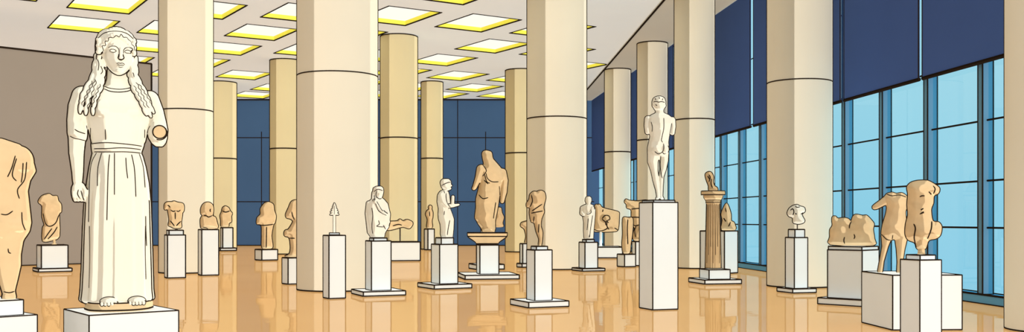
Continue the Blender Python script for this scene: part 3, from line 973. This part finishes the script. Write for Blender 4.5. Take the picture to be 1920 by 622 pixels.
g = Geo(); g.inkbox((-f.r(28), -f.r(22), 0), (f.r(28), f.r(22), f.r(10)), f.r(2.6)); g.obj('foot_plate', [M['white'], M['ink']], t)

# ------------------------------------------------------------------ centre
Z8 = (650, 330, .4021)
P = pedestal('white pedestal on a broad slab with a cap, right of the tree finial pedestal', [(23, 78, 275, 563, 540), (85, 113, 203, None, 303), (105, 128, 186, None, 289)], Z8)
t = statue_root('draped_man_statue', 'cream marble draped figure with head, cloak slung over one shoulder, before broadest column', 'statue', P, 650 + .4021*146)
f = Form(650 + .4021*146, 330 + .4021*287, P['s'], Z8)
f.loft([(103, 132, 164, 14), (112, 112, 176, 20), (125, 100, 186, 24), (150, 94, 190, 27), (185, 93, 196, 29), (215, 98, 202, 29), (240, 103, 196, 27), (255, 105, 185, 25), (270, 102, 178, 22), (286, 112, 176, 20)])
f.limb([(104, 130, 0, 12), (99, 175, 2, 12), (104, 225, 2, 11), (106, 262, 0, 9)]).limb([(180, 135, 0, 12), (192, 180, -6, 11), (188, 225, -14, 10), (180, 240, -20, 8)])
f.loft([(55, 138, 165, 8), (62, 130, 170, 18), (80, 129, 171, 21), (95, 134, 167, 19), (106, 142, 160, 12)])
f.loft([(50, 138, 162, 8, 4), (58, 124, 170, 20, 4), (75, 122, 172, 22, 6), (110, 122, 160, 16, 10)])
f.limb([(125, 80, 4, 7), (124, 110, -4, 8), (120, 130, -14, 6)])
f.limb([(128, 115, -24, 5), (150, 150, -28, 6), (175, 175, -28, 6), (188, 182, -22, 5)])
f.blob(152, 86, -20, 3, 6, 5)
f.fuse(2.2, 2).contour(2.8, 20)
for L_ in ([(140,120),(160,155),(170,165)], [(135,130),(150,165),(185,185)], [(118,150),(122,185),(118,235),(122,270)], [(148,208),(152,225),(140,235),(160,238),(172,238)], [(170,230),(182,250)], [(127,75),(145,64),(168,70)], [(140,72),(137,92),(147,106),(160,107),(169,94)], [(128, 90),(130,120)]):
    f.ink(L_, 2.0)
f.out('draped_body', M['marble'], t)

P = pedestal('wide low white block pedestal under the horizontal tan fragment', [(150, 165, 343, 398, 308)], Z8, depth=0.95)
frag('horizontal_fragment', 'long tan horizontal animal-like fragment raised on a thin rod', 'sculpture', P, Z8,
     [(175,250),(180,222),(200,214),(235,212),(248,202),(262,212),(280,205),(305,215),(308,228),(292,248),(262,240),(225,250),(200,255)],
     16, M['tan'], 306, inks=[[(215,235),(240,228),(258,232)]], rod=(249, 244, 3.2))
ZA = (770, 320, .3859)
P = pedestal('small far white pedestal beside the slim yellowish column', [(67, 84, 115, 387, 283)], ZA)
frag('small_standing_figure', 'tiny far tan standing figure in front of the slim yellowish column', 'sculpture', P, ZA,
     [(78,280),(82,240),(72,215),(78,198),(88,190),(85,178),(95,170),(104,178),(102,190),(108,205),(107,230),(103,245),(105,280)],
     13, M['tan'], 283, inks=[[(90,200),(92,225)]])
P = pedestal('white pedestal on a broad slab with a cap, under the profile statue', [(35, 115, 297, 578, 555), (102, 137, 230, None, 358), (122, 150, 208, None, 326)], ZA)
t = statue_root('profile_woman_statue', 'cream marble woman turned right in profile, holding a small offering forward', 'statue', P, 770 + .3859*170)
f = Form(770 + .3859*170, 320 + .3859*322, P['s'], ZA)
f.loft([(95, 150, 180, 14), (106, 138, 184, 22), (120, 131, 188, 27), (150, 129, 191, 28), (185, 136, 192, 27), (210, 134, 202, 28), (235, 136, 210, 28), (260, 144, 209, 26), (285, 146, 208, 24), (305, 145, 206, 23), (322, 149, 204, 22)])
f.loft([(40, 160, 185, 8), (50, 148, 195, 18), (65, 146, 196, 22), (80, 150, 194, 20), (92, 160, 190, 14), (100, 158, 178, 11)])
f.blob(196, 72, 0, 6, 4.5, 6).blob(190, 86, 0, 8, 6, 8).blob(165, 58, 4, 21, 19, 24)
f.limb([(150, 120, -20, 13), (158, 150, -24, 12), (176, 172, -26, 10), (205, 170, -28, 8), (226, 166, -28, 6), (233, 165, -28, 5)])
f.limb([(203, 160, -28, 8), (205, 128, -28, 8)])
f.fuse(2.4, 2).contour(2.9, 18)
for L_ in ([(146,76),(160,67),(178,59),(196,55)], [(152,85),(160,95),(165,110)], [(172,110),(172,130),(178,158),(196,182)], [(164,195),(162,215)], [(190,240),(182,280),(178,312)], [(183,95),(178,100)]): f.ink(L_, 2.1)
f.out('body', M['marble'], t)

ZB = (860, 270, .4334)
P = pedestal('white pedestal on a broad slab under the flared tan capital', [(-4, 28, 262, 588, 568), (80, 103, 175, None, 437)], ZB)
t = statue_root('flared_capital', 'flared tan stone capital serving as a stand for the headless draped statue', 'capital', P, 860 + .4334*124, lift=0.02)
f = Form(860 + .4334*124, 270 + .4334*437, P['s'], ZB)
g = Geo()
rg = []
for y, w in ((437, 48), (430, 52), (420, 66), (412, 78), (406, 84), (391, 86)):
    a = f.r(w); b = a * 0.62; z = f.P(0, y).z
    rg.append([(x*a, yy*b, z) for x, yy in ((-1,-1),(1,-1),(1,1),(-1,1))])
g.rings(rg, 0, False)
for q in (0, 4, 5): g.tube(rg[q], f.r(2.8), 1, 5, True)
for c_ in range(4): g.tube([r_[c_] for r_ in rg], f.r(2.8), 1, 5)
g.obj('capital_block', [M['tan'], M['ink']], t)
P2 = dict(P); P2['z'] = P['z'] + f.P(0, 391).z
t = statue_root('headless_draped_statue', 'large tan headless draped statue standing on the flared capital', 'statue', P2, 860 + .4334*138, lift=0.04)
f = Form(860 + .4334*138, 270 + .4334*388, P['s'], ZB)
f.slab([(105,388),(100,375),(84,352),(78,340),(70,325),(75,280),(75,245),(85,205),(90,170),(82,140),(88,112),(108,96),(104,72),(101,50),(105,40),(118,35),(138,40),(144,48),(148,70),(165,90),(188,118),(198,150),(182,190),(176,240),(168,290),(158,340),(155,388)], 34, 40, bumps=[(120,220,30,10),(125,300,26,8),(112,60,16,6)])
f.limb([(98, 118, -14, 20), (86, 155, -18, 14), (70, 195, -22, 9), (66, 200, -22, 8)])
f.limb([(190, 130, 0, 16), (200, 165, 0, 13), (195, 215, -4, 13), (188, 255, -8, 9)])
f.fuse(2.4, 3).contour(2.9, 22)
for L_ in ([(118,135),(125,158),(145,172),(172,172)], [(112,140),(122,172),(135,178)], [(88,228),(105,244),(128,240)], [(105,100),(118,118),(118,130),(104,148)], [(175,190),(178,230)], [(110,165),(128,182)], [(160,260),(150,330)]): f.ink(L_, 2.2)
f.out('draped_body', M['tan'], t)
P = pedestal('white pedestal on a slab mostly hidden behind the flared capital', [(45, 78, 197, 545, 522), (118, 134, 205, None, 420), (145, 155, 193, None, 363)], ZB)
frag('rough_bust', 'small rough tan bust peeking out behind the headless draped statue', 'sculpture', P, ZB,
     [(148,362),(150,320),(158,285),(170,278),(184,280),(187,300),(196,320),(190,345),(193,362)], 18, M['tandeep'], 364, bumps=[(175,310,12,4)])
ZC = (950, 340, .4023)
P = pedestal('white pedestal on a slab tucked behind the pedestal right of centre', [(48, 72, 110, 403, 383), (70, 84, 104, None, 290)], ZC)
frag('slender_fragment', 'tan waisted fragment mostly hidden by the column right of centre', 'sculpture', P, ZC,
     [(85,290),(90,260),(82,225),(65,212),(68,196),(95,188),(115,190),(125,212),(118,235),(116,290)], 16, M['tan'], 290)
P = pedestal('white pedestal on a broad slab before the column right of centre', [(18, 103, 290, 592, 563), (92, 133, 210, None, 320), (112, 135, 188, None, 303)], ZC)
frag('leaning_torso', 'slim tan headless draped figure with one arm stump, on tall slabbed pedestal', 'statue', P, ZC,
     [(148,300),(150,270),(137,235),(128,195),(114,190),(106,150),(108,125),(94,122),(92,105),(104,85),(108,62),(125,48),(140,50),(150,45),(165,45),(178,55),(182,80),(172,120),(175,145),(163,175),(160,210),(168,240),(162,300)],
     22, M['tandeep'], 301, inks=[[(115,65),(120,95),(106,125)], [(118,140),(140,125),(165,108)], [(115,150),(140,145),(168,140)], [(125,190),(128,165)], [(150,200),(148,240)]], bumps=[(145,80,22,8),(145,160,18,6)], voxel=1.0)

# ------------------------------------------------------------------ right of centre
ZD = (1070, 350, .2734)
P = pedestal('white pedestal on a slab right of the column right of centre', [(10, 80, 235, 583, 562), (58, 98, 185, None, 381), (80, 98, 160, None, 362)], ZD)
t = statue_root('cloaked_youth_statue', 'small cream marble cloaked figure with round head, before the carved relief block', 'statue', P, 1070 + .2734*124)
f = Form(1070 + .2734*124, 350 + .2734*360, P['s'], ZD)
f.loft([(125, 100, 145, 22), (135, 80, 160, 32), (160, 70, 169, 38), (200, 82, 167, 40), (245, 90, 163, 38), (300, 89, 158, 36), (358, 92, 155, 34)])
f.loft([(70, 112, 132, 10), (80, 102, 142, 24), (100, 100, 143, 28), (115, 106, 136, 24), (130, 112, 134, 18)])
f.limb([(80, 150, -6, 14), (76, 185, -14, 13), (86, 196, -34, 9)]).limb([(150, 150, -28, 12), (138, 185, -38, 10), (115, 190, -42, 8)])
f.fuse(3.4, 2).contour(3.8, 24)
for L_ in ([(137,160),(140,180),(120,192),(108,190)], [(130,330),(125,350)], [(120,220),(112,300)], [(150,200),(135,300),(130,350)]): f.ink(L_, 2.6)
f.out('cloaked_body', M['marble'], t)
P = pedestal('long low white block under the carved relief block', [(150, 168, 356, 492, 414)], ZD, depth=1.3)
frag('carved_relief_block', 'thick tan relief block with carved animal forms, raised on a white post', 'sculpture', P, ZD,
     [(158,160),(172,128),(182,130),(202,128),(220,152),(325,178),(332,205),(325,300),(290,315),(165,315),(155,290)],
     34, M['tan'], 414, Rr=30, inks=[[(215,228),(235,205),(262,208),(268,230),(250,240),(260,255)], [(215,230),(230,242),(240,252)], [(250,250),(248,275),(262,300)], [(160,300),(200,310),(240,300),(255,285)], [(300,290),(320,302)], [(218,180),(222,165)], [(245, 240),(240,262),(250,275)]],
     bumps=[(245,225,24,14),(200,280,24,8),(295,300,20,6)], rod=(206, 312, 9, 12, 'white'))
P = pedestal('small cubic white pedestal under the tan stele, left of the nude pedestal', [(320, 370, 445, 553, 464)], ZD)
frag('upright_stele', 'plain tan upright stele standing on a small white cube', 'sculpture', P, ZD,
     [(357,220),(390,217),(425,220),(427,280),(420,350),(412,400),(405,460),(362,463),(352,400),(357,330)], 26, M['tan'], 464, Rr=22, inks=[[(392,230),(388,300),(392,400)]])
P = pedestal('white pedestal hidden behind the tall nude pedestal', [(422, 445, 540, 545, 376)], ZD)
frag('stacked_fragment', 'tan stacked architectural fragment with projecting top, left of the nude pedestal', 'sculpture', P, ZD,
     [(435,374),(428,330),(440,290),(426,265),(425,224),(416,210),(415,162),(385,150),(383,125),(368,108),(380,88),(400,98),(460,102),(530,98),(535,150),(520,160),(520,215),(510,300),(520,374)],
     34, M['tan'], 375, Rr=26, inks=[[(415,158),(480,152)], [(418,212),(480,215)], [(426,262),(445,272),(470,265)], [(448,275),(440,310),(445,350)]])
P = pedestal('tallest white pedestal, under the nude male statue seen from behind', [(1199, 1224, 1271, 582, 379), (1205, 1228, 1266, None, 375)])
ZE = (1190, 170, .3704)
t = statue_root('nude_male_statue', 'cream marble nude figure seen from behind with cut-off arms, on the tallest pedestal', 'statue', P, 1190 + .3704*124)
f = Form(1190 + .3704*124, 170 + .3704*550, P['s'], ZE)
f.loft([(112, 104, 150, 18), (122, 82, 172, 28), (138, 68, 190, 34), (165, 66, 190, 38), (200, 74, 182, 38), (230, 78, 174, 34), (258, 72, 170, 32), (285, 66, 172, 38), (310, 66, 170, 40), (330, 72, 165, 34)], n=40)
f.loft([(95, 106, 146, 20), (118, 106, 146, 22)])
f.loft([(27, 114, 132, 9), (31, 103, 143, 20), (38, 94, 151, 29), (55, 88, 157, 35), (75, 90, 155, 34), (92, 100, 148, 28), (102, 108, 140, 20)])
f.blob(96, 72, -4, 8, 10, 8).blob(152, 74, -4, 6, 10, 8)
f.limb([(68, 142, 0, 17), (64, 175, 2, 15), (66, 205, 3, 13)], 1).limb([(190, 148, 0, 15), (193, 180, 2, 13.5), (190, 212, 3, 12)], 1)
f.limb([(98, 310, 0, 32), (92, 355, 2, 26), (100, 405, 2, 17), (107, 450, -2, 15), (116, 500, 0, 9.5), (120, 535, 0, 8)])
f.limb([(142, 310, 0, 30), (148, 350, 8, 21), (144, 395, 14, 15), (134, 430, 12, 13), (134, 490, 6, 9), (134, 535, 4, 7.5)])
f.blob(112, 296, -22, 26, 24, 22).blob(152, 296, -22, 20, 24, 20)
f.limb([(119, 538, 0, 8), (114, 545, 22, 8)]).limb([(135, 538, 0, 8), (140, 545, 22, 8)])
f.fuse(2.6, 2).contour(2.9, 20)
for L_ in ([(147,140),(147,190),(140,225),(135,250)], [(138,235),(135,252),(142,262)], [(145,268),(147,290),(140,310),(120,320),(102,308)], [(140,312),(148,320),(158,318)], [(84,158),(90,185),(88,208)], [(187,165),(182,190),(175,222)],
           [(95,58),(108,56),(120,60),(135,58),(152,60)], [(104,40),(108,48)], [(124,34),(125,44)], [(142,42),(139,50)], [(106,72),(114,77)], [(132,330),(130,375),(134,420),(140,442)], [(92,470),(104,530)]): f.ink(L_, 2.1)
f.out('nude_body', M['marble'], t)

ZF = (1280, 310, .3858)
P = pedestal('low white block on a broad slab under the fluted stone column', [(30, 108, 286, 580, 557), (72, 130, 220, None, 507)], ZF)
t = statue_root('fluted_column', 'tan fluted stone column with flared capital standing on a white block', 'column', P, 1280 + .3858*148)
f = Form(1280 + .3858*148, 310 + .3858*497, P['s'], ZF)
g = Geo()
rg = []; N = 20*6
def flute(w, z, amp):
    return [(w*(1 - amp*abs(math.sin(10*2*math.pi*j/N/1.0)))*math.cos(2*math.pi*j/N), w*(1 - amp*abs(math.sin(10*2*math.pi*j/N)))*math.sin(2*math.pi*j/N), z) for j in range(N)]
g.rings([flute(f.r(a), f.P(0, y).z, q) for y, a, q in ((497,38,0),(492,38,.10),(350,36,.10),(200,32,.10),(182,31,.1),(180,31.5,0))])
g.circle(f.r(38), 0.01, f.r(2.2), 1)
for j in range(20):
    an = 2*math.pi*j/20
    g.tube([(f.r(37.2)*math.cos(an), f.r(37.2)*math.sin(an), f.P(0, 470 - 40*(j % 3)).z), (f.r(31.6)*math.cos(an), f.r(31.6)*math.sin(an), f.P(0, 188).z)], f.r(1.2), 1, 5)
kc = f.r(2.6); zt = f.P(0, 182).z
vx = math.atan2(-1, 0)
for sg in (0, math.pi): g.tube([(f.r(38.2)*math.cos(sg), 0, 0), (f.r(31.8)*math.cos(sg), 0, zt)], kc, 1, 6)
g.obj('fluted_shaft', [M['tandeep'], M['ink']], t)
g = Geo()
prof = [(f.r(w), f.P(0, y).z) for y, w in ((182,32),(176,35),(172,33),(165,36),(155,43),(146,46),(141,46))]
g.lathe(prof)
for q in (1, 3, 6): g.circle(prof[q][0], prof[q][1], f.r(2.0))
for sg in (0, math.pi): g.tube([(a*math.cos(sg), 0, z) for a, z in prof], kc, 1, 6)
za_, zb_ = f.P(0, 141).z, f.P(0, 121).z
g.lathe([(f.r(50), za_), (f.r(56), za_ + 0.01), (f.r(56), zb_), (f.r(54), zb_)])
g.circle(f.r(56), za_ + 0.01, f.r(2.2)); g.circle(f.r(56), zb_, f.r(2.2))
for sg in (0, math.pi): g.tube([(f.r(56.5)*math.cos(sg), 0, za_), (f.r(56.5)*math.cos(sg), 0, zb_)], kc, 1, 6)
g.obj('capital', [M['tan'], M['ink']], t)
P2 = dict(P); P2['z'] = P['z'] + zb_
frag('tiny_torso_fragment', 'tiny tan broken torso on top of the fluted stone column', 'sculpture', P2, ZF,
     [(128,118),(126,95),(114,62),(110,38),(122,27),(138,28),(150,50),(148,75),(155,95),(168,104),(168,118)], 14, M['tandeep'], 120, inks=[[(128,40),(134,55),(128,75)], [(122,48),(130,62)], [(140,60),(138,85),(145,105)]], voxel=0.8)
P = pedestal('broad white pedestal behind the fluted stone column', [(85, 203, 267, 529, 319)], ZF)
frag('seated_fragment', 'small pale tan seated fragment right of the fluted column capital', 'sculpture', P, ZF,
     [(190,317),(194,270),(188,240),(200,205),(213,185),(225,205),(235,240),(236,272),(250,280),(256,317)], 18, M['tan'], 318, inks=[[(208,210),(212,230)], [(222,300),(228,290),(232,278)], [(200,260),(210,275)]], bumps=[(212,220,12,4)], base_x=222)

# ------------------------------------------------------------------ right
ZG = (1450, 370, .3535)
P = pedestal('slim white pedestal on a slab in front of the big window column', [(20, 103, 228, 510, 486), (84, 128, 202, None, 213), (94, 125, 180, None, 170)], ZG)
frag('small_torso_fragment', 'small cream torso fragment on a pin in front of the big window column', 'sculpture', P, ZG,
     [(75,85),(85,60),(105,45),(125,40),(140,48),(162,55),(167,75),(150,90),(155,105),(165,125),(155,138),(130,143),(105,135),(103,110),(85,103)],
     26, M['marble'], 168, inks=[[(92,70),(104,62),(110,80),(104,95)], [(118,85),(122,92)], [(118,48),(125,55),(140,52)], [(145,90),(155,82)]], bumps=[(125,75,22,8)], rod=(127, 138, 3), voxel=0.8)
P = pedestal('broad grey-white pedestal on a long slab under the double torso', [(235, 490, 612, 583, 546), (298, 478, 570, None, 281), (285, 472, 548, None, 262)], ZG)
frag('double_torso_relief', 'broad tan block of two joined torsos with a ragged top edge', 'sculpture', P, ZG,
     [(308,252),(305,210),(305,172),(318,150),(316,125),(318,102),(335,100),(345,112),(375,108),(400,114),(412,128),(420,104),(435,90),(470,97),(490,95),(510,115),(528,140),(523,170),(530,220),(524,255)],
     36, M['tan'], 256, Rr=26, inks=[[(414,128),(406,145),(404,165)], [(380,210),(376,228),(380,245)], [(427,195),(431,208),(427,220)]], bumps=[(350,180,36,10),(465,175,40,14)], voxel=1.2, base_x=418)
ZH = (1600, 320, .4857)
P = pedestal('largest grey-white box pedestal, under the striding tan torso near the windows', [(33, 152, 420, 617, 403)], ZH)
t = statue_root('striding_torso', 'tan headless torso with one raised arm stump and thin legs, against the windows', 'statue', P, 1600 + .4857*148)
f = Form(1600 + .4857*148, 320 + .4857*390, P['s'], ZH)
f.slab([(118,255),(110,240),(115,205),(125,170),(130,140),(124,120),(122,100),(130,86),(150,81),(165,86),(185,83),(204,98),(207,120),(203,140),(198,155),(200,185),(206,210),(203,245),(190,262),(175,270),(155,262),(138,268)], 30, 36, bumps=[(165,120,20,6),(150,220,26,8)])
f.limb([(134, 108, 0, 17), (112, 122, -4, 13), (92, 135, -8, 11), (86, 138, -8, 9)])
f.limb([(130, 250, 0, 20), (124, 290, -4, 11), (112, 345, -8, 8), (106, 385, -10, 9)])
f.limb([(182, 250, 0, 24), (180, 300, 0, 15), (178, 350, 0, 10), (176, 386, -2, 10)])
f.fuse(2.0, 3).contour(2.6, 18)
for L_ in ([(130,88),(150,95),(175,92),(200,100)], [(150,262),(152,245)], [(112,243),(130,262),(150,266)]): f.ink(L_, 1.9)
f.out('body', M['tan'], t)
P = pedestal('foreground white pedestal with cap block in front of the largest box', [(182, 257, 340, 705, 345), (205, 257, 318, None, 326)], ZH)
frag('kneeling_torso', 'tan headless twisted nude torso with bent thigh, on the foreground pedestal right', 'statue', P, ZH,
     [(248,302),(240,278),(216,268),(205,245),(207,205),(215,170),(212,130),(215,90),(211,62),(225,45),(250,38),(285,38),(310,52),(328,68),(324,88),(308,97),(306,125),(298,150),(304,194),(325,198),(336,216),(331,248),(315,262),(290,268),(282,292),(276,302)],
     40, M['tan'], 322, Rr=38, inks=[[(236,205),(242,222),(238,260),(246,295)], [(300,195),(298,225),(285,262)], [(258,102),(265,98),(275,98)], [(290,82),(298,92)], [(262,152),(270,146)], [(258,168),(272,158)], [(305,60),(312,72),(306,90)], [(262,165),(272,162)]],
     bumps=[(245,80,30,10),(265,235,30,12),(245,150,24,4)], rod=(263, 300, 13, 14, 'tan'), voxel=1.3, r=1.5)
